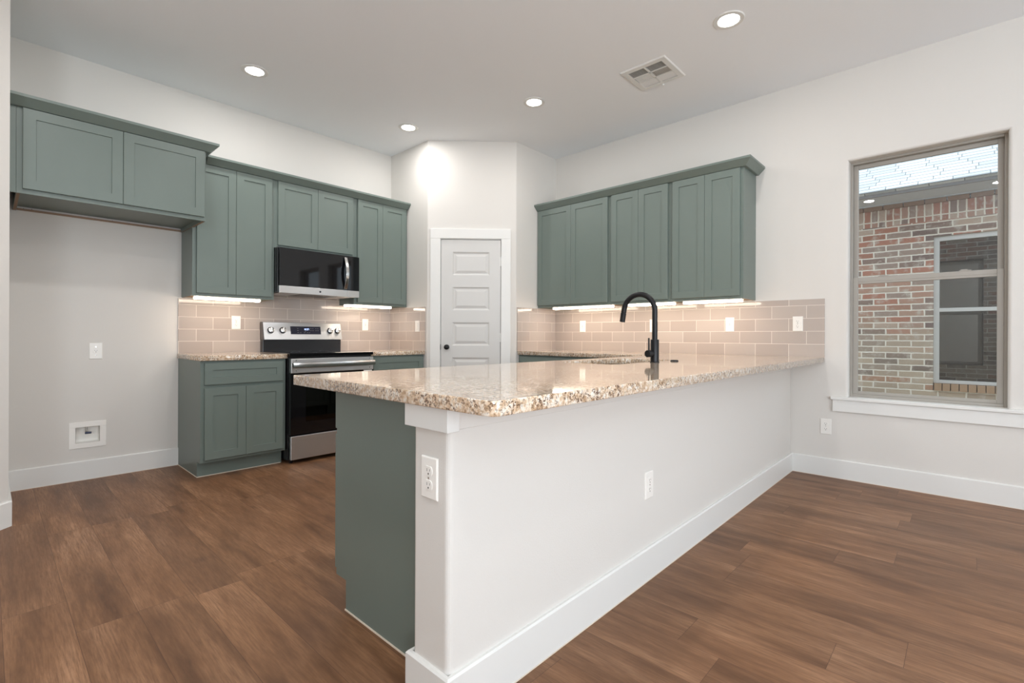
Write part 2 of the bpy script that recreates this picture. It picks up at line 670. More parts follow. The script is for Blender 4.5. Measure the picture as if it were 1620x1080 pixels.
JL, JR = -0.322, 0.314
cB = rounded(PA, PB, PC, Rr)
cC = rounded(PB, PC, PD, Rr)
mb = MB()
mb.prism([PA] + cB + [dpt(JL), dpt(JL, -0.11), (-1.186, -0.62), (-1.186, 0.0)], 'z', 0, 2.06)
mb.prism([dpt(JR)] + cC + [PD, (0, -1.194), (-0.61, -1.194), dpt(JR, -0.11)], 'z', 0, 2.06)
mb.prism([PA] + cB + cC + [PD, (0, -1.194), (-0.61, -1.194), (-1.186, -0.62), (-1.186, 0.0)], 'z', 2.06, H)
struct(mb.obj('wall_pantry', M_WALL))


# ------------------------------------------------------------------ pantry door (local frame: x along s, y = outward is -y)
def diag_root(name, s=0.0, z=0.0, structure=True):
    x, y = dpt(s)
    o = bpy.data.objects.new(name, None)
    COL.objects.link(o)
    o.location = (x, y, z)
    o.rotation_euler = (0, 0, -PI / 4)
    return o


door = diag_root('door_1')
door['kind'] = 'structure'


def panelled_slab(w0, w1, z0, z1, yf, yb, panels):
    """door slab with moulded recessed/raised panels; front at y=yf (towards -y), back yb"""
    mb = MB()
    xs = sorted({w0, w1} | {p[0] for p in panels} | {p[1] for p in panels})
    zs = sorted({z0, z1} | {p[2] for p in panels} | {p[3] for p in panels})
    for i in range(len(xs) - 1):
        for j in range(len(zs) - 1):
            a, b, c, d = xs[i], xs[i + 1], zs[j], zs[j + 1]
            hit = any(abs(p[0] - a) < 1e-6 and abs(p[2] - c) < 1e-6 for p in panels)
            if not hit:
                mb.face([(a, yf, c), (b, yf, c), (b, yf, d), (a, yf, d)])
            else:
                steps = [(0, 0), (0.006, 0.004), (0.014, 0.009), (0.022, 0.009), (0.045, 0.002)]
                rings = [[(a + o, yf + e, c + o), (b - o, yf + e, c + o), (b - o, yf + e, d - o), (a + o, yf + e, d - o)] for o, e in steps]
                mb.rings(rings, True, False, True)
    mb.face([(w0, yb, z0), (w0, yb, z1), (w1, yb, z1), (w1, yb, z0)])
    mb.face([(w0, yf, z0), (w0, yb, z0), (w1, yb, z0), (w1, yf, z0)])
    mb.face([(w0, yf, z1), (w1, yf, z1), (w1, yb, z1), (w0, yb, z1)])
    mb.face([(w0, yf, z0), (w0, yf, z1), (w0, yb, z1), (w0, yb, z0)])
    mb.face([(w1, yf, z0), (w1, yb, z0), (w1, yb, z1), (w1, yf, z1)])
    return mb


pans = [(-0.191, 0.187, a, b) for a, b in ((1.677, 1.913), (1.319, 1.555), (0.957, 1.194), (0.597, 0.834), (0.237, 0.475))]
slab = panelled_slab(-0.307, 0.299, 0.012, 2.038, -0.004, 0.032, pans).obj('door_slab', M_DOORP, door, local=True)
mb = MB()
mb.box(-0.322, -0.3105, -0.0, 0.11, 0, 2.06).box(0.3025, 0.314, -0.0, 0.11, 0, 2.06).box(-0.322, 0.314, -0.0, 0.11, 2.0425, 2.06)
mb.obj('door_jamb', M_TRIM, door, local=True)
cas = MB()
for (a, b) in ((-0.417, -0.314), (0.306, 0.403)):
    cas.box(a, b, -0.019, 0.0, 0, 2.048)
cas.box(-0.417, 0.403, -0.019, 0.0, 2.048, 2.147)
cas.obj('door_casing', M_TRIM, door, local=True, bevel=0.003)
mb = MB()
mb.lathe([(0.026, 0.0), (0.026, -0.006), (0.010, -0.010), (0.009, -0.030), (0.020, -0.036), (0.0255, -0.046), (0.025, -0.056), (0.016, -0.063), (0.004, -0.064)],
         (-0.246, -0.004, 0.942), 'y', 32)
mb.obj('door_knob', M_BLACKMETAL, door, local=True, smooth=True)['label'] = 'round black door knob'
MB().box(-0.3105, -0.3065, -0.012, 0.004, 0.915, 0.97).obj('strike_plate', M_BLACKMETAL, door, local=True)
for hz in (1.817, 1.04, 0.26):
    mb = MB()
    mb.tube([(0.3, -0.009, hz - 0.045), (0.3, -0.009, hz + 0.045)], 0.006, 12)
    mb.box(0.288, 0.31, -0.006, -0.003, hz - 0.045, hz + 0.045)
    mb.obj('hinge', M_TRIM, door, local=True)

# ------------------------------------------------------------------ peninsula half wall
PX0, PY0, PY1 = -3.512, -3.676, -3.514
pw = MB().box(PX0, 0.0, PY0, PY1, 0, 0.8635).obj('wall_peninsula', M_WALL)
struct(pw)
md = pw.modifiers.new('corner_bead', 'BEVEL')
md.width = 0.018; md.segments = 5; md.limit_method = 'ANGLE'
# cap trim that wraps the wall end, then a flat band below the worktop
mb = MB()
mb.prism([(-3.531, -3.692), (-3.488, -3.692), (-3.488, PY0), (PX0, PY0), (PX0, PY1), (-3.421, PY1), (-3.421, -3.498), (-3.531, -3.498)], 'z', 0.797, 0.8635)
struct(mb.obj('trim_1', M_TRIM, bevel=0.002))
struct(MB().box(-3.488, 0.0, -3.683, PY0, 0.800, 0.8635).obj('trim_2', M_WALL, bevel=0.002))


def base_profile(mb, pts, side=1, h=0.14, t=0.014):
    """baseboard along polyline pts (plan), offset to the left of travel * side, mitred"""
    prof = [(0, 0), (t, 0), (t, h - 0.006), (t - 0.005, h), (0, h)]
    n = len(pts)
    P = [Vector(p) for p in pts]
    rings = []
    for i in range(n):
        if i == 0:
            d = (P[1] - P[0]).normalized(); nn = Vector((-d.y, d.x)) * side
        elif i == n - 1:
            d = (P[-1] - P[-2]).normalized(); nn = Vector((-d.y, d.x)) * side
        else:
            d0 = (P[i] - P[i - 1]).normalized(); d1 = (P[i + 1] - P[i]).normalized()
            n0 = Vector((-d0.y, d0.x)) * side; n1 = Vector((-d1.y, d1.x)) * side
            nn = (n0 + n1).normalized(); nn = nn / nn.dot(n0)
        rings.append([(P[i].x + nn.x * o, P[i].y + nn.y * o, z) for o, z in prof])
    mb.rings(rings)
    return mb


struct(base_profile(MB(), [(-3.297, 0.0), (XL, 0.0), (XL, -0.842), (XL - 2.18, -3.022)], 1).obj('baseboard_left', M_TRIM))
struct(base_profile(MB(), [(-3.418, PY1), (PX0, PY1), (PX0, PY0), (0.0, PY0)], 1 if False else -1).obj('baseboard_peninsula', M_TRIM))
struct(base_profile(MB(), [(0.0, PY0 - 0.014), (0.0, YF)], -1).obj('baseboard_right', M_TRIM))
# ------------------------------------------------------------------ baseboard caulk line
mb = MB()
for a, b in (((-4.26, -0.0145), (-3.30, -0.0145)), ((-3.50, -3.6905), (-0.014, -3.6905))):
    mb.box(a[0], b[0], a[1] - 0.002, a[1], 0, 0.003)
mb.box(-0.0165, -0.0145, -8.4, -3.69, 0, 0.003)
struct(mb.obj('trim_3', M_CAULK))


# ------------------------------------------------------------------ backsplash tile
struct(MB().box(-3.300, -1.296, -0.009, 0.0, 0.903, 1.352).box(-2.667, -1.909, -0.009, 0.0, 1.352, 1.43).obj('trim_4', M_TILE_A))
mb = MB()
mb.box(-0.009, 0.0, -3.903, -1.304, 0.903, 1.352)
struct(mb.obj('trim_5', M_TILE_B))
struct(MB().box(-1.305, -1.296, -0.640, -0.009, 0.903, 1.352).obj('trim_6', M_TILE_B))
struct(MB().box(-0.640, -0.009, -1.313, -1.304, 0.903, 1.352).obj('trim_7', M_TILE_A))


# ------------------------------------------------------------------ cabinets
def shaker(x0, x1, z0, z1, yf, t=0.0195, fw=0.057, dep=0.007):
    mb = MB()
    steps = [(0, t), (0, 0.0015), (0.0015, 0), (fw, 0), (fw + 0.0015, dep)]
    rings = [[(x0 + o, yf + e, z0 + o), (x1 - o, yf + e, z0 + o), (x1 - o, yf + e, z1 - o), (x0 + o, yf + e, z1 - o)] for o, e in steps]
    mb.rings(rings, True, True, True)
    return mb


def upper_cab(name, label, loc, rz, w, dep, z0, z1, doors, light_notch=False, skirt=0.02):
    """local: x 0..w, wall at y=0, front -dep"""
    t = thing(name, label, 'cabinet', loc, rz, 'green wall cabinets' if name == 'wall_cabinet' else None)
    mb = MB()
    mb.box(0.0, w, -dep, -0.001, z0 + skirt, z1)
    # side and front skirts below the recessed bottom
    mb.box(0.0, 0.018, -dep, -0.001, z0, z0 + skirt)
    mb.box(w - 0.018, w, -dep, -0.001, z0, z0 + skirt)
    mb.box(0.018, w - 0.018, -dep, -dep + 0.019, z0, z0 + skirt)
    mb.obj('cabinet_body', M_GREEN, t, local=True)
    mb = MB()
    mb.box(0.018, w - 0.018, -0.016, -0.001, z0 + 0.004, z0 + 0.016)
    mb.box(0.002, 0.016, -dep + 0.02, -0.02, z0 - 0.0012, z0)
    mb.box(w - 0.016, w - 0.002, -dep + 0.02, -0.02, z0 - 0.0012, z0)
    mb.obj('raw_bottom_edge', M_RAWWOOD, t, local=True)['label'] = 'unpainted wooden bottom edges'
    for (a, b, c, d) in doors:
        shaker(a, b, c, d, -dep - 0.0205).obj('door', M_GREEN, t, local=True)
    return t


# range wall (y=0): local x = world x - loc.x
upper_cab('wall_cabinet', 'tall two-door green wall cabinet left of the microwave', (-3.277, 0, 0), 0, 0.609, 0.305, 1.360, 2.41,
          [(0.026, 0.3045, 1.383, 2.393), (0.3065, 0.587, 1.383, 2.393)])
upper_cab('wall_cabinet', 'short two-door green cabinet directly above the microwave', (-2.667, 0, 0), 0, 0.757, 0.305, 1.815, 2.41,
          [(0.027, 0.3805, 1.838, 2.393), (0.3825, 0.732, 1.838, 2.393)])
upper_cab('wall_cabinet', 'tall two-door green wall cabinet between microwave and pantry wall', (-1.909, 0, 0), 0, 0.611, 0.305, 1.360, 2.41,
          [(0.027, 0.304, 1.383, 2.393), (0.306, 0.589, 1.383, 2.393)])
# refrigerator cabinet
t = upper_cab('refrigerator_cabinet', 'deep two-door green cabinet hung high over the empty refrigerator space', (-4.243, 0, 0), 0, 0.977, 0.60, 1.889, 2.41,
              [(0.026, 0.4945, 1.916, 2.393), (0.4965, 0.966, 1.916, 2.393)], skirt=0.03)
MB().box(-0.0305, -0.001, -0.60, -0.585, 1.889, 2.41).obj('filler_strip', M_GREEN, t, local=True, bevel=0.001)
for sx, sz in ((0.05, 1.902), (0.09, 1.905), (0.42, 1.90), (0.52, 1.902), (0.62, 1.90)):
    MB().box(sx, sx + 0.004, -0.0215, -0.0195, sz, sz + 0.004).obj('nail_hole', M_SLOT, t, local=True)
# window wall cabinets: rz=-90deg, local x -> -y
for lab, y0, w, ds in (
        ('leftmost green wall cabinet on the window wall, against the pantry corner', -1.305, 0.895, [(0.008, 0.4435), (0.4455, 0.876)]),
        ('narrow middle green wall cabinet behind the black faucet', -2.201, 0.609, [(0.021, 0.3015), (0.3035, 0.586)]),
        ('right-end green wall cabinet on the window wall, with its side panel showing', -2.811, 0.598, [(0.018, 0.2955), (0.2975, 0.575)])):
    upper_cab('wall_cabinet', lab, (0, y0, 0), -PI / 2, w, 0.305, 1.360, 2.41, [(a, b, 1.383, 2.393) for a, b in ds])


def crown(name, label, pts, side, zb=2.396):
    """crown along plan polyline of the face-frame plane"""
    prof = [(0.0005, zb), (0.022, zb), (0.066, 2.438), (0.070, 2.441), (0.070, 2.457), (0.0005, 2.457)]
    P = [Vector(p) for p in pts]
    n = len(P)
    rings = []
    for i in range(n):
        if i in (0, n - 1):
            d = (P[1] - P[0] if i == 0 else P[-1] - P[-2]).normalized()
            nn = Vector((-d.y, d.x)) * side
        else:
            d0 = (P[i] - P[i - 1]).normalized(); d1 = (P[i + 1] - P[i]).normalized()
            n0 = Vector((-d0.y, d0.x)) * side; n1 = Vector((-d1.y, d1.x)) * side
            nn = (n0 + n1).normalized(); nn = nn / nn.dot(n0)
        rings.append([(P[i].x + nn.x * o, P[i].y + nn.y * o, z) for o, z in prof])
    return tag(MB().rings(rings).obj(name, M_GREEN), label, 'molding', 'green crown moldings')


crown('crown_molding', 'green crown molding along the three cabinets on the range wall', [(-3.190, -0.305), (-1.297, -0.305)], -1)
crown('crown_molding', 'green crown molding around top of the refrigerator cabinet', [(-4.274, -0.60), (-3.266, -0.60), (-3.266, -0.001)], -1)
crown('crown_molding', 'green crown molding along the window wall cabinets, ending above the backsplash',
      [(-0.305, -1.305), (-0.305, -3.409), (-0.001, -3.409)], -1)


def base_cab(name, label, loc, rz, w, drawer=True, doors=2, gap_l=0.024, gap_r=0.022, hollow=False):
    t = thing(name, label, 'cabinet', loc, rz, 'green base cabinets')
    D, TK = 0.605, 0.115
    mb = MB()
    if hollow:
        mb.prism([(-0.53, 0), (-0.53, TK), (-D, TK), (-D, 0.864), (-0.001, 0.864), (-0.001, 0)], 'x', 0, 0.018)
        mb.prism([(-0.53, 0), (-0.53, TK), (-D, TK), (-D, 0.864), (-0.001, 0.864), (-0.001, 0)], 'x', w - 0.018, w)
        mb.box(0.018, w - 0.018, -D, -D + 0.019, TK, 0.864)
        mb.box(0.018, w - 0.018, -D + 0.02, -0.001, TK, TK + 0.018)
        mb.box(0.018, w - 0.018, -0.53, -0.512, 0, TK)
    else:
        mb.prism([(-0.53, 0), (-0.53, TK), (-D, TK), (-D, 0.864), (-0.001, 0.864), (-0.001, 0)], 'x', 0, w)
    mb.obj('cabinet_body', M_GREEN, t, local=True)
    a, b = gap_l, w - gap_r
    zt = 0.664
    if drawer:
        shaker(a, b, 0.688, 0.848, -D - 0.0205, fw=0.052).obj('drawer', M_GREEN, t, local=True)
    else:
        zt = 0.848
    if doors == 2:
        m = (a + b) / 2
        shaker(a, m - 0.001, 0.136, zt, -D - 0.0205).obj('door', M_GREEN, t, local=True)
        shaker(m + 0.001, b, 0.136, zt, -D - 0.0205).obj('door', M_GREEN, t, local=True)
    elif doors == 1:
        shaker(a, b, 0.136, zt, -D - 0.0205).obj('door', M_GREEN, t, local=True)
    return t


t = base_cab('base_cabinet', 'green base cabinet with one drawer and two doors left of the range', (-3.297, 0, 0), 0, 0.607)
mb = MB()
mb.box(-0.003, 0.0, -0.533, -0.016, 0, 0.005).box(-0.003, 0.60, -0.5335, -0.5305, 0, 0.005)
mb.obj('floor_caulk', M_CAULK, t, local=True)['label'] = 'cream caulk line at the floor'
base_cab('base_cabinet', 'green base cabinet squeezed between range and pantry wall', (-1.908, 0, 0), 0, 0.610, gap_l=0.023, gap_r=0.02)
base_cab('base_cabinet', 'green base cabinet on the window wall next to the pantry corner', (0, -1.306, 0), -PI / 2, 0.775)
base_cab('base_cabinet', 'green base cabinet on the window wall, nearer the sink corner', (0, -2.083, 0), -PI / 2, 0.782)
# peninsula base cabinets face the kitchen (+y): rz=180
YB = -3.480
t = base_cab('base_cabinet', 'green base cabinet at the open end of the peninsula, plain side panel showing', (-2.62, YB, 0), PI, 0.796,
             gap_l=0.02, gap_r=0.004)
# its finished end: panel flush with the carcass side, facing the open floor
MB().box(0.777, 0.796, -0.001, 0.0335, 0, 0.8635).obj('end_panel_return', M_GREEN, t, local=True)
mb = MB().box(0.796, 0.7995, -0.533, 0.02, 0, 0.005)
mb.obj('floor_caulk', M_CAULK, t, local=True)['label'] = 'cream caulk line at the floor'
base_cab('base_cabinet', 'green sink base cabinet in the middle of the peninsula', (-1.24, YB, 0), PI, 1.379, drawer=False, hollow=True)
t = thing('corner_base_cabinet', 'blind green corner base cabinet where peninsula meets the window wall', 'cabinet', (-0.62, -3.2, 0))
MB().box(-1.239, -0.001, YB + 0.001, -2.93, 0.0, 0.864).box(-0.607, -0.001, -2.93, -2.867, 0.0, 0.864).obj('cabinet_body', M_GREEN, t)
MB().box(-1.2, -0.64, -2.93, -2.911, 0.136, 0.848).obj('door', M_GREEN, t)


# ------------------------------------------------------------------ worktops
def worktop(name, label, outer, holes=(), z0=0.865, z1=0.903):
    cu = bpy.data.curves.new(name, 'CURVE')
    cu.dimensions = '2D'
    cu.fill_mode = 'BOTH'
    e = 0.003
    cu.extrude = (z1 - z0) / 2 - e
    cu.bevel_depth = e
    cu.bevel_resolution = 2
    cu.offset = -e
    for poly in [outer] + list(holes):
        sp = cu.splines.new('POLY')
        sp.points.add(len(poly) - 1)
        for p, q in zip(sp.points, poly):
            p.co = (q[0], q[1], 0, 1)
        sp.use_cyclic_u = True
    tmp = bpy.data.objects.new('tmp', cu)
    COL.objects.link(tmp)
    dg = bpy.context.evaluated_depsgraph_get()
    me = bpy.data.meshes.new_from_object(tmp.evaluated_get(dg))
    bpy.data.objects.remove(tmp)
    me.transform(Matrix.Translation((0, 0, (z0 + z1) / 2)))
    me.name = name
    me.materials.clear()
    me.materials.append(M_GRANITE)
    o = bpy.data.objects.new(name, me)
    COL.objects.link(o)
    return tag(o, label, 'countertop', 'granite countertops')


def rrect(x0, x1, y0, y1, r, n=8, corners=(1, 1, 1, 1)):
    out = []
    for k, (cx, cy, a0) in enumerate(((x1 - r, y1 - r, 0), (x0 + r, y1 - r, PI / 2), (x0 + r, y0 + r, PI), (x1 - r, y0 + r, 1.5 * PI))):
        if corners[k]:
            for i in range(n + 1):
                a = a0 + PI / 2 * i / n
                out.append((cx + r * math.cos(a), cy + r * math.sin(a)))
        else:
            out.append(((x1, y1), (x0, y1), (x0, y0), (x1, y0))[k])
    return out


worktop('countertop', 'short speckled granite countertop left of the range', [(-3.306, -0.0095), (-3.306, -0.637), (-2.686, -0.637), (-2.686, -0.0095)])
worktop('countertop', 'short speckled granite countertop between range and pantry wall', [(-1.912, -0.0095), (-1.912, -0.637), (-1.3055, -0.637), (-1.3055, -0.0095)])
near = [(-3.556 + 0.03 * (1 - math.cos(a)), -3.888 + 0.03 * (1 - math.sin(a))) for a in [i * PI / 16 for i in range(9)]]
SINK = (-2.05, -1.30, -3.29, -2.925)
worktop('countertop', 'L-shaped polished granite countertop over peninsula and window wall cabinets',
        [(-0.0095, -1.3135), (-0.637, -1.3135), (-0.637, -2.802), (-3.556, -2.802)] + near + [(-0.0095, -3.903)],
        [rrect(*SINK, 0.06)[::-1]])

# sink
t = thing('sink', 'undermount steel sink basin set in the peninsula countertop beside the faucet', 'sink', ((SINK[0] + SINK[1]) / 2, (SINK[2] + SINK[3]) / 2, 0.864))
x0, x1, y0, y1 = SINK
mb = MB()
rs = []
for o, z in ((0.03, 0.8645), (-0.004, 0.8645), (-0.004, 0.855), (0.004, 0.68), (0.03, 0.665)):
    rs.append([(px, py, z) for px, py in rrect(x0 - o, x1 + o, y0 - o, y1 + o, 0.06 + max(o, 0))])
mb.rings(rs, True, False, True)
mb.obj('basin', M_SINK, t, smooth=True)
MB().lathe([(0.045, 0.0), (0.04, 0.003), (0.015, 0.001)], ((x0 + x1) / 2, (y0 + y1) / 2, 0.6655), 'z', 24).obj('drain', M_CHROME, t, smooth=True)

# faucet
FX, FY, FZ = -1.668, -3.345, 0.903
t = thing('faucet', 'matte black high-arc pull-down kitchen faucet on the peninsula', 'faucet', (FX, FY, FZ))
MB().lathe([(0.0275, 0.0), (0.0275, 0.004), (0.0245, 0.006), (0.0245, 0.134), (0.0235, 0.136), (0.012, 0.136)], (FX, FY, FZ), 'z', 36).obj('faucet_body', M_BLACKMETAL, t, smooth=True)
pts = [(FX, FY, FZ + 0.134), (FX, FY, FZ + 0.25)]
ac = (FY + 0.103, 1.208)
for i in range(0, 19):
    a = math.radians(180 - i * 9.2)
    pts.append((FX, ac[0] + 0.103 * math.cos(a), ac[1] + 0.103 * math.sin(a)))
MB().tube(pts, 0.0160, 20).obj('spout', M_BLACKMETAL, t, smooth=True)
e = Vector(pts[-1]); d = (e - Vector(pts[-2])).normalized()
d = Vector((0, 0.165, -0.986)).normalized()
MB().tube([e, e + d * 0.030, e + d * 0.031, e + d * 0.033, e + d * 0.034, e + d * 0.088, e + d * 0.089], [0.0162, 0.0162, 0.0145, 0.0145, 0.0172, 0.0170, 0.0150], 20).obj('spray_head', M_BLACKMETAL, t, smooth=True)
hz = 0.956
mb = MB()
hd = Vector((-1, 0.22, 0)).normalized()
c0 = Vector((FX, FY, hz))
mb.tube([c0 + hd * 0.020, c0 + hd * 0.036, c0 + hd * 0.037, c0 + hd * 0.066, c0 + hd * 0.067], [0.016, 0.016, 0.0205, 0.0205, 0.0195], 28)
hn = mb.obj('handle', M_BLACKMETAL, t, smooth=True)
MB().tube([c0 + hd * 0.052 + Vector((0, 0, 0.018)), c0 + hd * 0.053 + Vector((0, 0, 0.092))], [0.0052, 0.0048], 12).obj('lever', M_BLACKMETAL, hn, smooth=True)
tag(MB().lathe([(0.0245, 0.0), (0.0245, 0.004), (0.021, 0.008), (0.012, 0.009)], (-1.437, -3.361, 0.903), 'z', 28).obj('countertop_button', M_BLACKMETAL, smooth=True),
    'small round black button on the granite right of the faucet', 'button')


# ------------------------------------------------------------------ outlets (local: wall at y=0, outward -y, centre at origin)
def outlet(name, label, loc, rz, kind='duplex', w=0.0715, h=0.117, group=None):
    cat = 'switch' if kind == 'rocker' else 'outlet'
    t = thing(name, label, cat, loc, rz, group or ('white wall outlets' if cat == 'outlet' else None))
    mb = MB()
    st = [(0, 0), (0, 0.003), (0.003, 0.0058), ]
    rings = [[(-w / 2 + o, -e, -h / 2 + o), (w / 2 - o, -e, -h / 2 + o), (w / 2 - o, -e, h / 2 - o), (-w / 2 + o, -e, h / 2 - o)] for o, e in st]
    mb.rings(rings)
    mb.obj('cover_plate', M_PLATE, t, local=True)
    yf = -0.0058

    def recept(zc, r=0.0172):
        mb = MB()
        pts = []
        for k in range(28):
            a = 2 * PI * k / 28
            pts.append((r * math.cos(a), zc + max(-0.0135, min(0.0135, r * math.sin(a)))))
        mb.rings([[(x, yf + 0.0003, z) for x, z in pts], [(x * 0.98, yf - 0.0016, zc + (z - zc) * 0.98) for x, z in pts]])
        rc = mb.obj('receptacle', M_PLATE, t, local=True)
        mb = MB()
        ys = yf - 0.0018
        mb.box(-0.0068, -0.0052, ys, ys + 0.001, zc - 0.001, zc + 0.007)
        mb.box(0.0052, 0.0068, ys, ys + 0.001, zc - 0.000, zc + 0.006)
        mb.lathe([(0.0026, 0), (0.0026, -0.001)], (0, ys + 0.001, zc - 0.0075), 'y', 12)
        mb.obj('slots', M_SLOT, rc, local=True)
    if kind == 'duplex':
        recept(0.0195); recept(-0.0195)
        MB().lathe([(0.003, 0), (0.003, -0.0012)], (0, yf, 0), 'y', 12).obj('screw', M_CHROME, t, local=True)
    elif kind == 'single':
        recept(0.0)
        for z in (0.03, -0.03):
            MB().lathe([(0.003, 0), (0.003, -0.0012)], (0, yf, z), 'y', 12).obj('screw', M_CHROME, t, local=True)
    elif kind == 'gfci':
        mb = MB().box(-0.0165, 0.0165, yf - 0.0015, yf + 0.0003, -0.033, 0.033)
        rc = mb.obj('receptacle', M_PLATE, t, local=True, bevel=0.0006)
        mb = MB()
        for zc in (0.021, -0.021):
            mb.box(-0.0068, -0.0052, yf - 0.002, yf - 0.001, zc - 0.003, zc + 0.004)
            mb.box(0.0052, 0.0068, yf - 0.002, yf - 0.001, zc - 0.003, zc + 0.004)
        mb.box(-0.008, 0.008, yf - 0.002, yf - 0.001, 0.0035, 0.0065).box(-0.008, 0.008, yf - 0.002, yf - 0.001, -0.0065, -0.0035)
        mb.obj('slots', M_GREYPRINT, rc, local=True)
    elif kind == 'rocker':
        mb = MB()
        mb.prism([(-0.001 + yf, -0.033), (yf + 0.0003, -0.033), (yf + 0.0003, 0.033), (yf - 0.005, 0.033)], 'x', -0.0165, 0.0165)
        mb.obj('rocker', M_PLATE, t, local=True, bevel=0.0005)
        MB().box(-0.0175, 0.0175, yf - 0.0004, yf + 0.0002, -0.034, 0.034).obj('rocker_gap', M_GREYPRINT, t, local=True)
    return t


od = outlet('wall_outlet', 'white duplex outlet on the tile left of the range', (-2.871, -0.0092, 1.164), 0)
outlet('wall_outlet', 'white outlet on the tile right of the range', (-1.616, -0.0092, 1.169), 0, 'gfci', 0.0715, 0.122)
og = outlet('wall_outlet', 'white outlet on the window wall tile nearest the pantry corner', (-0.0092, -1.685, 1.161), -PI / 2, 'gfci', 0.0715, 0.122)
dup(og, (-0.0092, -2.498, 1.159), None, 'white outlet on the tile half hidden by the faucet neck')
dup(og, (-0.0092, -3.206, 1.162), None, 'white outlet with two center buttons, on tile right of the faucet')
dup(od, (-0.0092, -3.723, 1.161), -PI / 2, 'white duplex outlet on the tile at the right end of the backsplash')
outlet('light_switch', 'white rocker switch on the narrow tiled wall left of the pantry door', (-1.3052, -0.509, 1.154), -PI / 2, 'rocker')
dup(od, (-0.0002, -3.913, 0.379), -PI / 2, 'white duplex outlet low on the wall below the window sill, by the peninsula')
dup(od, (-2.382, -3.6763, 0.408), 0, 'white duplex outlet low on the long white face of the peninsula')
dup(od, (-3.5123, -3.596, 0.659), -PI / 2, 'white duplex outlet on the narrow end of the peninsula wall')
outlet('wall_outlet', 'square white single outlet on the bare wall of the refrigerator space', (-3.811, -0.0002, 0.934), 0, 'single', 0.0760, 0.118)

# ice-maker water box
t = thing('water_supply_box', 'white recessed water supply box low on the bare refrigerator wall', 'supply box', (-3.854, 0, 0.326))
X0, X1, Z0, Z1 = -3.957, -3.750, 0.232, 0.420
a0, a1, b0, b1 = -3.921, -3.787, 0.268, 0.382
mb = MB()
mb.box(X0, X1, -0.006, -0.0003, Z0, b0).box(X0, X1, -0.006, -0.0003, b1, Z1).box(X0, a0, -0.006, -0.0003, b0, b1).box(a1, X1, -0.006, -0.0003, b0, b1)
# shallow box behind the flange
mb.obj('flange', M_PLATE, t, bevel=0.0012)
mb = MB()
g = 0.0015
mb.rings([[(a0 + g, -0.001, b0 + g), (a1 - g, -0.001, b0 + g), (a1 - g, -0.001, b1 - g), (a0 + g, -0.001, b1 - g)],
          [(a0 + g, 0.07, b0 + g), (a1 - g, 0.07, b0 + g), (a1 - g, 0.07, b1 - g), (a0 + g, 0.07, b1 - g)]], True, False, True)
mb.obj('recess_box', M_PLATE, t)
mb = MB()
mb.tube([(-3.858, 0.028, b1 - 0.003), (-3.858, 0.028, b1 - 0.03), (-3.858, 0.02, b1 - 0.042)], 0.007, 12)
mb.obj('valve', M_CHROME, t, smooth=True)
MB().tube([(-3.868, 0.012, b1 - 0.045), (-3.832, 0.006, b1 - 0.046)], [0.009, 0.007], 12).obj('valve_handle', plain('blue_plastic', srgb(40, 50, 80), 0.4), t, smooth=True)

# ------------------------------------------------------------------ microwave
t = thing('microwave', 'black and stainless over-the-range microwave with a bowed handle', 'microwave', (-2.285, -0.2, 1.42))
mx0, mx1 = -2.664, -1.910
MB().box(mx0, mx1, -0.372, -0.010, 1.425, 1.814).obj('housing', M_BLACKENAMEL, t, bevel=0.003)
MB().box(mx0 + 0.004, -2.032, -0.402, -0.373, 1.482, 1.806).obj('glass_door', M_BLACKGLASS, t, bevel=0.002)
MB().box(-2.029, mx1 - 0.002, -0.402, -0.373, 1.482, 1.806).obj('control_panel', M_BLACKGLASS, t, bevel=0.002)
b = MB().box(mx0 + 0.004, -2.032, -0.403, -0.373, 1.420, 1.4815).obj('lower_trim', M_STEEL, t, bevel=0.0015)
b['label'] = 'stainless strip below the glass'
MB().lathe([(0.009, 0.0), (0.009, -0.0015)], (-2.30, -0.403, 1.449), 'y', 24).obj('logo_disc', M_BLACKENAMEL, b)
MB().box(-2.029, mx1 - 0.002, -0.403, -0.373, 1.420, 1.4815).obj('lower_trim', M_STEEL, t, bevel=0.0015)
mb = MB()
n = 14
rg = []
for i in range(n + 1):
    f = i / n
    z = 1.492 + f * 0.298
    bow = math.sin(f * PI) * 0.040
    y = -0.404 - bow
    rg.append([(-2.072, y, z), (-2.044, y, z), (-2.044, y - 0.012, z), (-2.072, y - 0.012, z)])
mb.rings(rg)
mb.obj('door_handle', M_KNOBFACE, t, smooth=True, bevel=0.002)
for xa in (mx0 + 0.02, mx1 - 0.20):
    MB().box(xa, xa + 0.18, -0.36, -0.06, 1.4205, 1.4245).obj('vent_filter', M_STEEL, t)

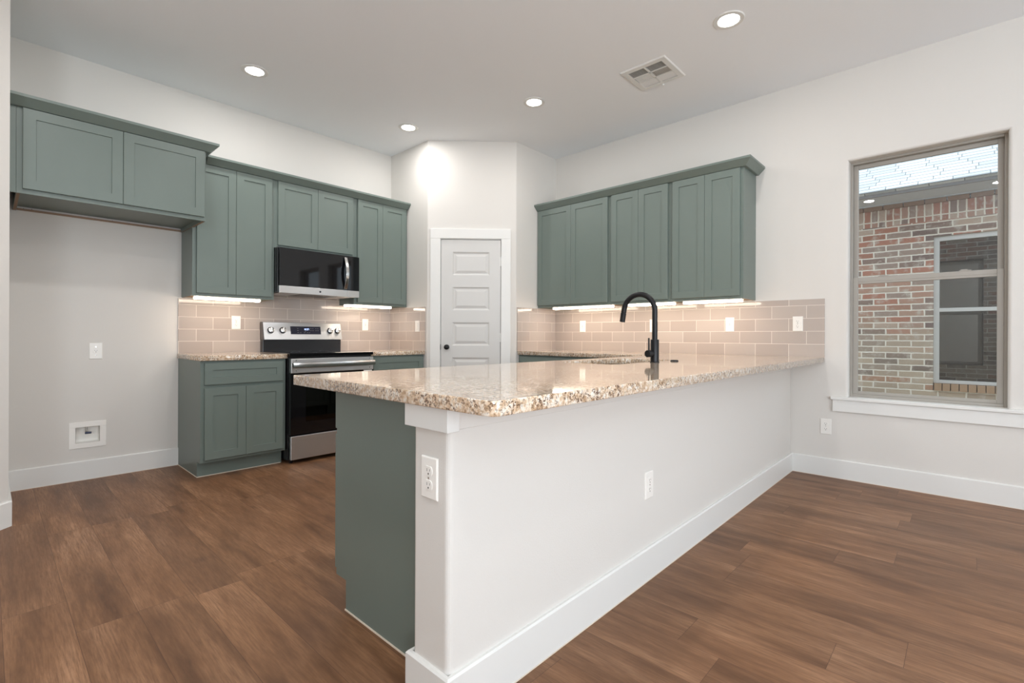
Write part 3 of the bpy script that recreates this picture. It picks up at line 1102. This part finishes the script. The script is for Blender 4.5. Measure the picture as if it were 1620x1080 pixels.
# ------------------------------------------------------------------ range
t = thing('range', 'freestanding stainless electric range with black glass cooktop and oven door', 'oven', (-2.30, -0.33, 0))
rx0, rx1 = -2.680, -1.918
mb = MB()
mb.box(rx0, rx1, -0.63, -0.035, 0.03, 0.25)
mb.box(rx0, rx0 + 0.06, -0.63, -0.035, 0.25, 0.885).box(rx1 - 0.06, rx1, -0.63, -0.035, 0.25, 0.885)
mb.box(rx0 + 0.06, rx1 - 0.06, -0.12, -0.035, 0.25, 0.885).box(rx0 + 0.06, rx1 - 0.06, -0.63, -0.12, 0.72, 0.885)
mb.obj('body', M_BLACKENAMEL, t)
MB().box(rx0 - 0.002, rx1 + 0.002, -0.668, -0.09, 0.880, 0.907).obj('cooktop', M_BLACKGLASS, t, bevel=0.004)
for cx_, cy_, r_ in ((-2.49, -0.50, 0.105), (-2.11, -0.50, 0.085), (-2.49, -0.24, 0.075), (-2.11, -0.24, 0.105)):
    mb = MB()
    mb.rings([[(cx_ + q * math.cos(2 * PI * k / 40), cy_ + q * math.sin(2 * PI * k / 40), 0.9073) for k in range(40)] for q in (r_, r_ - 0.002)], True, False, False)
    mb.obj('burner_ring', M_GREYPRINT, t)
# door: steel band on top, black frame with window
bd = MB().box(rx0 + 0.006, rx1 - 0.006, -0.682, -0.640, 0.745, 0.862).obj('oven_door_band', M_STEEL, t, bevel=0.003)
bd['label'] = 'stainless upper band of the oven door'
mb = MB()
wx0, wx1, wz0, wz1 = rx0 + 0.13, rx1 - 0.13, 0.34, 0.66
mb.box(rx0 + 0.006, wx0, -0.676, -0.640, 0.240, 0.744).box(wx1, rx1 - 0.006, -0.676, -0.640, 0.240, 0.744)
mb.box(wx0, wx1, -0.676, -0.640, 0.240, wz0).box(wx0, wx1, -0.676, -0.640, wz1, 0.744)
od_ = mb.obj('oven_door', M_BLACKGLASS, t)
MB().box(wx0, wx1, -0.672, -0.668, wz0, wz1).obj('oven_window', M_OVENGLASS, od_)
mb = MB()
for z in (0.45, 0.47, 0.61):
    mb.tube([(wx0 - 0.06, -0.58, z), (wx1 + 0.06, -0.58, z)], 0.003, 8)
    for k in range(14):
        xx = wx0 - 0.05 + k * (wx1 - wx0 + 0.10) / 13
        if z != 0.47:
            mb.tube([(xx, -0.58, z), (xx, -0.14, z)], 0.0018, 6)
mb.obj('oven_rack', M_CHROME, t)
# handle
mb = MB()
n = 16
rg = []
hx0, hx1 = rx0 + 0.010, rx1 - 0.010
for i in range(n + 1):
    f = i / n
    x = hx0 + f * (hx1 - hx0)
    bow = 0.030 + 0.026 * math.sin(f * PI) ** 0.6
    y = -0.684 - bow
    rg.append([(x, y, 0.788), (x, y - 0.007, 0.790), (x, y - 0.010, 0.811), (x, y - 0.007, 0.832), (x, y, 0.834)])
mb.rings(rg)
mb.box(hx0, hx0 + 0.022, -0.716, -0.682, 0.797, 0.827).box(hx1 - 0.022, hx1, -0.716, -0.682, 0.797, 0.827)
mb.obj('door_handle', M_KNOBFACE, bd, smooth=True)
for xx in (rx0 + 0.045, rx1 - 0.045):
    for zz in (0.848, 0.765):
        MB().lathe([(0.005, 0), (0.005, -0.002)], (xx, -0.682, zz), 'y', 12).obj('rivet', M_CHROME, bd)
MB().box(-2.02, -1.935, -0.6775, -0.676, 0.700, 0.742).obj('paper_label', M_PLATE, t)['label'] = 'white sticker on the oven door'
MB().box(rx0 + 0.008, rx1 - 0.008, -0.674, -0.640, 0.035, 0.228).obj('storage_drawer', M_STEEL, t, bevel=0.004)
for xx in (rx0 + 0.04, rx1 - 0.06):
    for yy in (-0.60, -0.10):
        MB().lathe([(0.014, 0.0), (0.014, 0.03)], (xx, yy, 0), 'z', 12).obj('foot', M_BLACKENAMEL, t)
# backguard: black lower box and tilted stainless panel
MB().box(rx0 + 0.008, rx1 - 0.008, -0.075, -0.012, 0.886, 1.02).obj('backguard_base', M_BLACKENAMEL, t, bevel=0.004)
bgp = [(-0.098, 1.014), (-0.060, 1.174), (-0.030, 1.176), (-0.012, 1.170), (-0.012, 1.016)]
mb = MB()
mb.prism(bgp, 'x', rx0 + 0.014, rx1 - 0.004)
bg = mb.obj('control_panel', M_STEEL, t, bevel=0.003)
bg['label'] = 'tilted stainless control panel'
MB().prism([(p[0] + (0.004 if p[0] < -0.05 else 0), p[1]) for p in bgp], 'x', rx0 + 0.004, rx0 + 0.0138).obj('panel_end_cap', plain('grey_plastic', srgb(92, 88, 86), 0.5), t)
tv = Vector((0, 0.038, 0.160)).normalized()      # up along the slanted panel
nv = Vector((0, -tv.z, tv.y))                     # outwards


def on_panel(x, s, out=0.0):
    b_ = Vector((x, -0.098, 1.014)) + tv * s + nv * out
    return b_


def panel_box(mb, xa, xb, sa, sb, o0, o1):
    vs = [on_panel(x, s, o) for o in (o0, o1) for (x, s) in ((xa, sa), (xb, sa), (xb, sb), (xa, sb))]
    v = [mb.bm.verts.new(p) for p in vs]
    for f in ((0, 3, 2, 1), (4, 5, 6, 7), (0, 1, 5, 4), (1, 2, 6, 5), (2, 3, 7, 6), (3, 0, 4, 7)):
        mb.bm.faces.new([v[i] for i in f])


mb = MB()
panel_box(mb, -2.428, -2.138, 0.052, 0.128, 0.0002, 0.0022)
dsp = mb.obj('display', M_DISPLAY, bg)
mb = MB()
# digits 4 blocks of seven-segment strokes


def digit(mb, x, s, segs, w=0.008, h=0.016, tk=0.0022):
    if 'a' in segs: panel_box(mb, x, x + w, s + h - tk, s + h, 0.0024, 0.003)
    if 'g' in segs: panel_box(mb, x, x + w, s + h / 2 - tk / 2, s + h / 2 + tk / 2, 0.0024, 0.003)
    if 'd' in segs: panel_box(mb, x, x + w, s, s + tk, 0.0024, 0.003)
    if 'f' in segs: panel_box(mb, x, x + tk, s + h / 2, s + h, 0.0024, 0.003)
    if 'b' in segs: panel_box(mb, x + w - tk, x + w, s + h / 2, s + h, 0.0024, 0.003)
    if 'e' in segs: panel_box(mb, x, x + tk, s, s + h / 2, 0.0024, 0.003)
    if 'c' in segs: panel_box(mb, x + w - tk, x + w, s, s + h / 2, 0.0024, 0.003)


for k, sg in enumerate(('bc', 'abged', 'abgcd', 'abc')):
    digit(mb, -2.302 + k * 0.0125 + (0.003 if k > 1 else 0), 0.092, sg)
mb.obj('digits', M_BLUE, dsp)
for (xx, ss) in [(-2.36, .108), (-2.36, .088), (-2.36, .068), (-2.335, .068), (-2.30, .068), (-2.27, .068), (-2.235, .108), (-2.235, .088),
                 (-2.215, .108), (-2.215, .088), (-2.185, .108), (-2.185, .088), (-2.165, .108), (-2.165, .088), (-2.29, .078), (-2.25, .068)]:
    mb = MB()
    panel_box(mb, xx - 0.006, xx + 0.006, ss - 0.0015, ss + 0.0015, 0.0022, 0.0026)
    mb.obj('key_mark', M_GREYPRINT, dsp)
for kx in (-2.606, -2.500, -2.044, -1.966):
    c = on_panel(kx, 0.088)
    mb = MB()
    mb.tube([c, c + nv * 0.005, c + nv * 0.006, c + nv * 0.019, c + nv * 0.0195], [0.0295, 0.0295, 0.0255, 0.0250, 0.024], 32)
    kn = mb.obj('burner_knob', M_BLACKENAMEL, bg, smooth=True)
    MB().tube([c + nv * 0.0196, c + nv * 0.024, c + nv * 0.026], [0.0245, 0.0240, 0.021], 32).obj('knob_face', M_KNOBFACE, kn, smooth=True)
    mb = MB()
    g0 = on_panel(kx, 0.088, 0.0255)
    vs = []
    dirv = tv * 0.020
    sd = Vector((1, 0, 0)) * 0.004
    q = [g0 - dirv - sd, g0 - dirv + sd, g0 + dirv + sd, g0 + dirv - sd]
    mb.rings([q, [p + nv * 0.008 for p in q]])
    mb.obj('knob_grip', M_KNOBFACE, kn, bevel=0.001)

# ------------------------------------------------------------------ under-cabinet lights
def led(label, loc, rz, w):
    t = thing('under_cabinet_light', label, 'light', loc, rz, 'under-cabinet light bars')
    MB().box(0, w, -0.030, 0.030, 0.018, 0.024).obj('light_housing', M_PLATE, t, local=True)
    MB().box(0.004, w - 0.004, -0.028, 0.028, 0.0, 0.0178).obj('diffuser', M_BAR, t, local=True, bevel=0.004)
    return t


led('glowing light bar under the tall cabinet left of the microwave', (-3.250, -0.245, 1.338), 0, 0.490)
led('glowing light bar under the cabinet right of the microwave', (-1.975, -0.245, 1.338), 0, 0.515)
led('glowing light bar under the window wall cabinet nearest the pantry', (-0.245, -1.480, 1.338), -PI / 2, 0.720)
led('glowing light bar under the middle window wall cabinet, behind the faucet neck', (-0.245, -2.370, 1.338), -PI / 2, 0.450)
led('glowing light bar under the right-end window wall cabinet', (-0.245, -2.900, 1.338), -PI / 2, 0.485)

# ------------------------------------------------------------------ ceiling lights
def downlight_mesh(label, loc):
    t = thing('recessed_light', label, 'ceiling light', loc, 0, 'recessed ceiling lights')
    mb = MB()
    n = 40
    rings = []
    for r, z in ((0.092, 0.0), (0.092, -0.003), (0.088, -0.006), (0.066, -0.006), (0.062, -0.003)):
        rings.append([(r * math.cos(2 * PI * k / n), r * math.sin(2 * PI * k / n), z) for k in range(n)])
    mb.rings(rings, True, False, False)
    mb.obj('trim_ring', M_TRIM, t, local=True, smooth=True)
    mb = MB()
    mb.lathe([(0.064, -0.0005), (0.064, -0.002)], (0, 0, 0), 'z', n)
    mb.obj('lamp_lens', M_LENS, t, local=True)
    return t


LIGHTS = [(-2.987, -0.757, 'recessed ceiling light above the tall cabinet left of the microwave'),
          (-1.615, -0.777, 'smallest recessed ceiling light, beside the pantry wall'),
          (-1.189, -1.993, 'recessed ceiling light in front of the pantry door'),
          (-1.188, -3.595, 'nearest recessed ceiling light, beside the air vent'),
          (-2.987, -1.993, None), (-2.987, -3.6, None), (-4.16, -2.05, None), (-4.16, -3.65, None), (-4.18, -5.0, None),  # the unseen lamp nearest the niche is added to brighten the range wall
          ]
first = None
for x, y, lab in LIGHTS:
    lb = lab or 'recessed ceiling light behind the viewpoint, out of the frame'
    if first is None:
        first = downlight_mesh(lb, (x, y, H))
    elif lab:
        dup(first, (x, y, H), None, lb)
    elif (x, y) in ((-4.16, -3.65), (-4.18, -5.0)):
        dup(first, (x, y, H), None, 'recessed ceiling light seen only as a reflection in the window, ' + ('farther left' if y > -4 else 'farther right'))
    a = area('ceiling_lamp', (x, y, H - 0.0075), (0, 0, -1), 0.12, 0.12, LAMP_POWER, LAMP_COLOR, 'DISK')
    a.data.spread = math.radians(180)

# ------------------------------------------------------------------ ceiling vent
t = thing('air_vent', 'square white louvered air vent in the ceiling', 'vent', (-0.924, -2.948, H))
vx0, vx1, vy0, vy1 = -1.102, -0.746, -3.126, -2.771
zc = H
mb = MB()
rings = []
fwv = 0.042
for o, z in ((0, zc), (0, zc - 0.004), (0.006, zc - 0.009), (fwv, zc - 0.010), (fwv, zc - 0.002)):
    rings.append([(vx0 + o, vy0 + o, z), (vx1 - o, vy0 + o, z), (vx1 - o, vy1 - o, z), (vx0 + o, vy1 - o, z)])
mb.rings(rings, True, False, False)
ym = (vy0 + vy1) / 2
mb.box(vx0 + fwv, vx1 - fwv, ym - 0.007, ym + 0.007, zc - 0.010, zc - 0.002)
cw = (vx1 - vx0 - 2 * fwv)
xr = [vx0 + fwv + cw * k / 3 for k in range(4)]
for k in (1, 2):
    mb.box(xr[k] - 0.005, xr[k] + 0.005, vy0 + fwv, vy1 - fwv, zc - 0.010, zc - 0.002)
mb.obj('vent_frame', M_TRIM, t)
MB().box(vx0 + fwv, vx1 - fwv, vy0 + fwv, vy1 - fwv, zc - 0.0012, zc - 0.0002).obj('duct_opening', plain('duct_paint', srgb(205, 202, 197), 0.9), t)


def louver(mb, x0, x1, y0, y1, z0, z1, axis, tilt):
    if axis == 'y':      # blade runs along y, stacked in x
        mb.prism([(x0, z0), (x0 + 0.001, z0), (x0 + tilt + 0.001, z1), (x0 + tilt, z1)], 'y', y0, y1)
    else:
        mb.prism([(y0, z0), (y0 + 0.001, z0), (y0 + tilt + 0.001, z1), (y0 + tilt, z1)], 'x', x0, x1)


for half, (ya, yb) in enumerate(((ym + 0.007, vy1 - fwv), (vy0 + fwv, ym - 0.007))):
    for k in range(3):
        mb = MB()
        xa, xb = xr[k] + 0.005, xr[k + 1] - 0.005
        if k == 1:
            nb = 9
            for i in range(nb):
                y = ya + (yb - ya) * (i + 0.3) / nb
                louver(mb, xa, xb, y, 0, zc - 0.010, zc - 0.0015, 'x', -0.007 if half == 0 else 0.007)
        else:
            nb = 7
            for i in range(nb):
                x = xa + (xb - xa) * (i + 0.2) / nb
                louver(mb, x, 0, ya, yb, zc - 0.010, zc - 0.0015, 'y', 0.010 if k == 0 else -0.010)
        mb.obj('louvers', M_TRIM, t)
MB().box(vx1 - 0.012, vx1 + 0.006, ym - 0.004, ym + 0.004, zc - 0.022, zc - 0.006).obj('damper_lever', M_TRIM, t)


# ------------------------------------------------------------------ windows
def window(name, w, fx=0.075):
    y0, y1, z0, z1 = w
    t = sroot(name, (0.1, (y0 + y1) / 2, z0))

    def ring(mb, a0, a1, c0, c1, fw, d0, d1, fb=None):
        fb = fb or fw
        mb.box(d0, d1, a0, a0 + fw, c0, c1).box(d0, d1, a1 - fw, a1, c0, c1)
        mb.box(d0, d1, a0 + fw, a1 - fw, c0, c0 + fb).box(d0, d1, a0 + fw, a1 - fw, c1 - fw, c1)
        return mb
    ring(MB(), y0, y1, z0, z1, 0.016, fx, fx + 0.065, 0.02).obj('window_frame', M_TAUPE, t, bevel=0.002)
    ring(MB(), y0 + 0.016, y1 - 0.016, 1.468, z1 - 0.016, 0.030, fx + 0.036, fx + 0.058, 0.03).obj('upper_sash', M_TAUPE, t, bevel=0.002)
    ls = MB()
    ring(ls, y0 + 0.016, y1 - 0.016, z0 + 0.02, 1.503, 0.032, fx + 0.008, fx + 0.032, 0.022)
    ls.box(fx + 0.008, fx + 0.032, y0 + 0.048, y1 - 0.048, 1.455, 1.4711)
    ls.obj('lower_sash', M_TAUPE, t, bevel=0.002)
    MB().box(fx + 0.046, fx + 0.049, y0 + 0.040, y1 - 0.040, 1.49, z1 - 0.040).obj('upper_pane', M_GLASS, t)
    MB().box(fx + 0.018, fx + 0.021, y0 + 0.045, y1 - 0.045, z0 + 0.038, 1.46).obj('lower_pane', M_GLASS, t)
    mb = MB()
    for yy in (y1 - 0.20, y0 + 0.20):
        mb.box(fx + 0.006, fx + 0.03, yy - 0.03, yy + 0.03, 1.503, 1.508)
        mb.box(fx + 0.010, fx + 0.02, yy - 0.012, yy + 0.022, 1.508, 1.514)
    mb.obj('sash_lock', M_TAUPE, t)
    # stool and apron
    st = MB().box(-0.034, 0.0, y0 - 0.095, y1 + 0.105, 0.590, 0.612).box(-0.001, fx, y0, y1, 0.590, 0.6115)
    st.obj('window_sill', M_TRIM, t, bevel=0.003)
    MB().box(-0.019, 0.0, y0 - 0.085, y1 + 0.095, 0.502, 0.590).obj('window_apron', M_TRIM, t, bevel=0.002)
    return t


window('window_1', W1)
window('window_2', W2)
# unseen left window, added along with the fill lamp; then the patio door
t = sroot('added_left_window', (-6.55, -7.1, 0.9))
mb = MB()
mb.box(-6.6, -6.54, -7.9, -7.85, 0.9, 2.3).box(-6.6, -6.54, -6.35, -6.3, 0.9, 2.3).box(-6.6, -6.54, -7.85, -6.35, 0.9, 0.95).box(-6.6, -6.54, -7.85, -6.35, 2.25, 2.3)
mb.obj('window_frame', M_TAUPE, t)
t = sroot('door_2', (-3.4, YF, 0))
mb = MB()
mb.box(-4.6, -4.52, YF - 0.1, YF - 0.04, 0, 2.35).box(-2.28, -2.2, YF - 0.1, YF - 0.04, 0, 2.35).box(-3.45, -3.35, YF - 0.1, YF - 0.04, 0.08, 2.27)
mb.box(-4.52, -2.28, YF - 0.1, YF - 0.04, 0, 0.08).box(-4.52, -2.28, YF - 0.1, YF - 0.04, 2.27, 2.35)
mb.obj('door_frame', M_TAUPE, t)

# ------------------------------------------------------------------ neighbouring house
struct(MB().box(-14, 18, -22, 10, -0.35, -0.2).obj('ground', M_GROUND))
NX = 3.51
t = thing('neighboring_house', 'brick house with a pale shingle roof seen through the window', 'house', (NX + 1.0, -5, -0.2))
nw = (-5.55, -4.40, 0.505, 2.292)
mb = MB()
zb_ = -0.2


def nbx(y0, y1, z0, z1):
    mb.box(NX, NX + 0.12, y0, y1, z0, z1)


nbx(-8.0, nw[0], zb_, 2.485); nbx(nw[1], 1.5, zb_, 2.485); nbx(nw[0], nw[1], zb_, nw[2] - 0.09); nbx(nw[0], nw[1], nw[3], 2.485)
mb.obj('brick_wall', M_BRICK, t)
# identity-frame coordinates for the brick pattern are fine; soldier and cap courses
MB().box(NX - 0.002, NX + 0.12, -8.0, 1.5, 2.485, 2.697).obj('soldier_course', M_SOLDIER, t)['label'] = 'row of upright bricks below the eave'
mb = MB()
y = -8.0
while y < 1.4:
    mb.box(NX - 0.028, NX + 0.12, y, y + 0.195, 2.700, 2.75)
    y += 0.205
mb.obj('cap_course', plain('brown_brick', srgb(152, 124, 104), 0.9, bump_scale=60, bump_str=0.4), t, bevel=0.002)
mb = MB()
y = nw[0]
while y < nw[1] - 0.05:
    mb.box(NX - 0.03, NX + 0.12, y + 0.004, y + 0.072, nw[2] - 0.088, nw[2] - 0.002)
    y += 0.0762
mb.obj('brick_sill', plain('sill_brick', srgb(170, 140, 112), 0.9, bump_scale=60, bump_str=0.4), t)
mb = MB()
mb.box(NX - 0.05, NX + 0.12, -8.0, 1.5, 2.752, 2.772)
mb.box(3.02, NX + 0.1, -8.0, 1.5, 2.764, 2.784)
mb.obj('soffit', M_SOFFIT, t)
MB().box(2.99, 3.018, -8.0, 1.5, 2.760, 2.812).obj('fascia', M_FASCIA, t)
mb = MB()
sl = 0.62
mb.prism([(2.95, 2.814), (2.95, 2.830), (7.5, 2.830 + sl * 4.55), (7.5, 2.79 + sl * 4.55), (3.0, 2.79)], 'y', -8.4, 1.9)
mb.obj('roof', M_SHINGLE, t)
mb = MB()
ya, yb, za, zb2 = nw
mb.box(NX + 0.03, NX + 0.09, yb - 0.055, yb, za, zb2).box(NX + 0.03, NX + 0.09, ya, ya + 0.055, za, zb2)
mb.box(NX + 0.03, NX + 0.09, ya + 0.055, yb - 0.055, za, za + 0.04).box(NX + 0.03, NX + 0.09, ya + 0.055, yb - 0.055, zb2 - 0.06, zb2)
mb.box(NX + 0.03, NX + 0.08, ya + 0.055, yb - 0.055, 1.372, 1.417)
wf = mb.obj('window_frame', M_TAUPE2, t, bevel=0.003)
MB().box(NX + 0.062, NX + 0.066, ya + 0.05, yb - 0.05, za + 0.03, zb2 - 0.05).obj('window_pane', M_NGLASS, wf)
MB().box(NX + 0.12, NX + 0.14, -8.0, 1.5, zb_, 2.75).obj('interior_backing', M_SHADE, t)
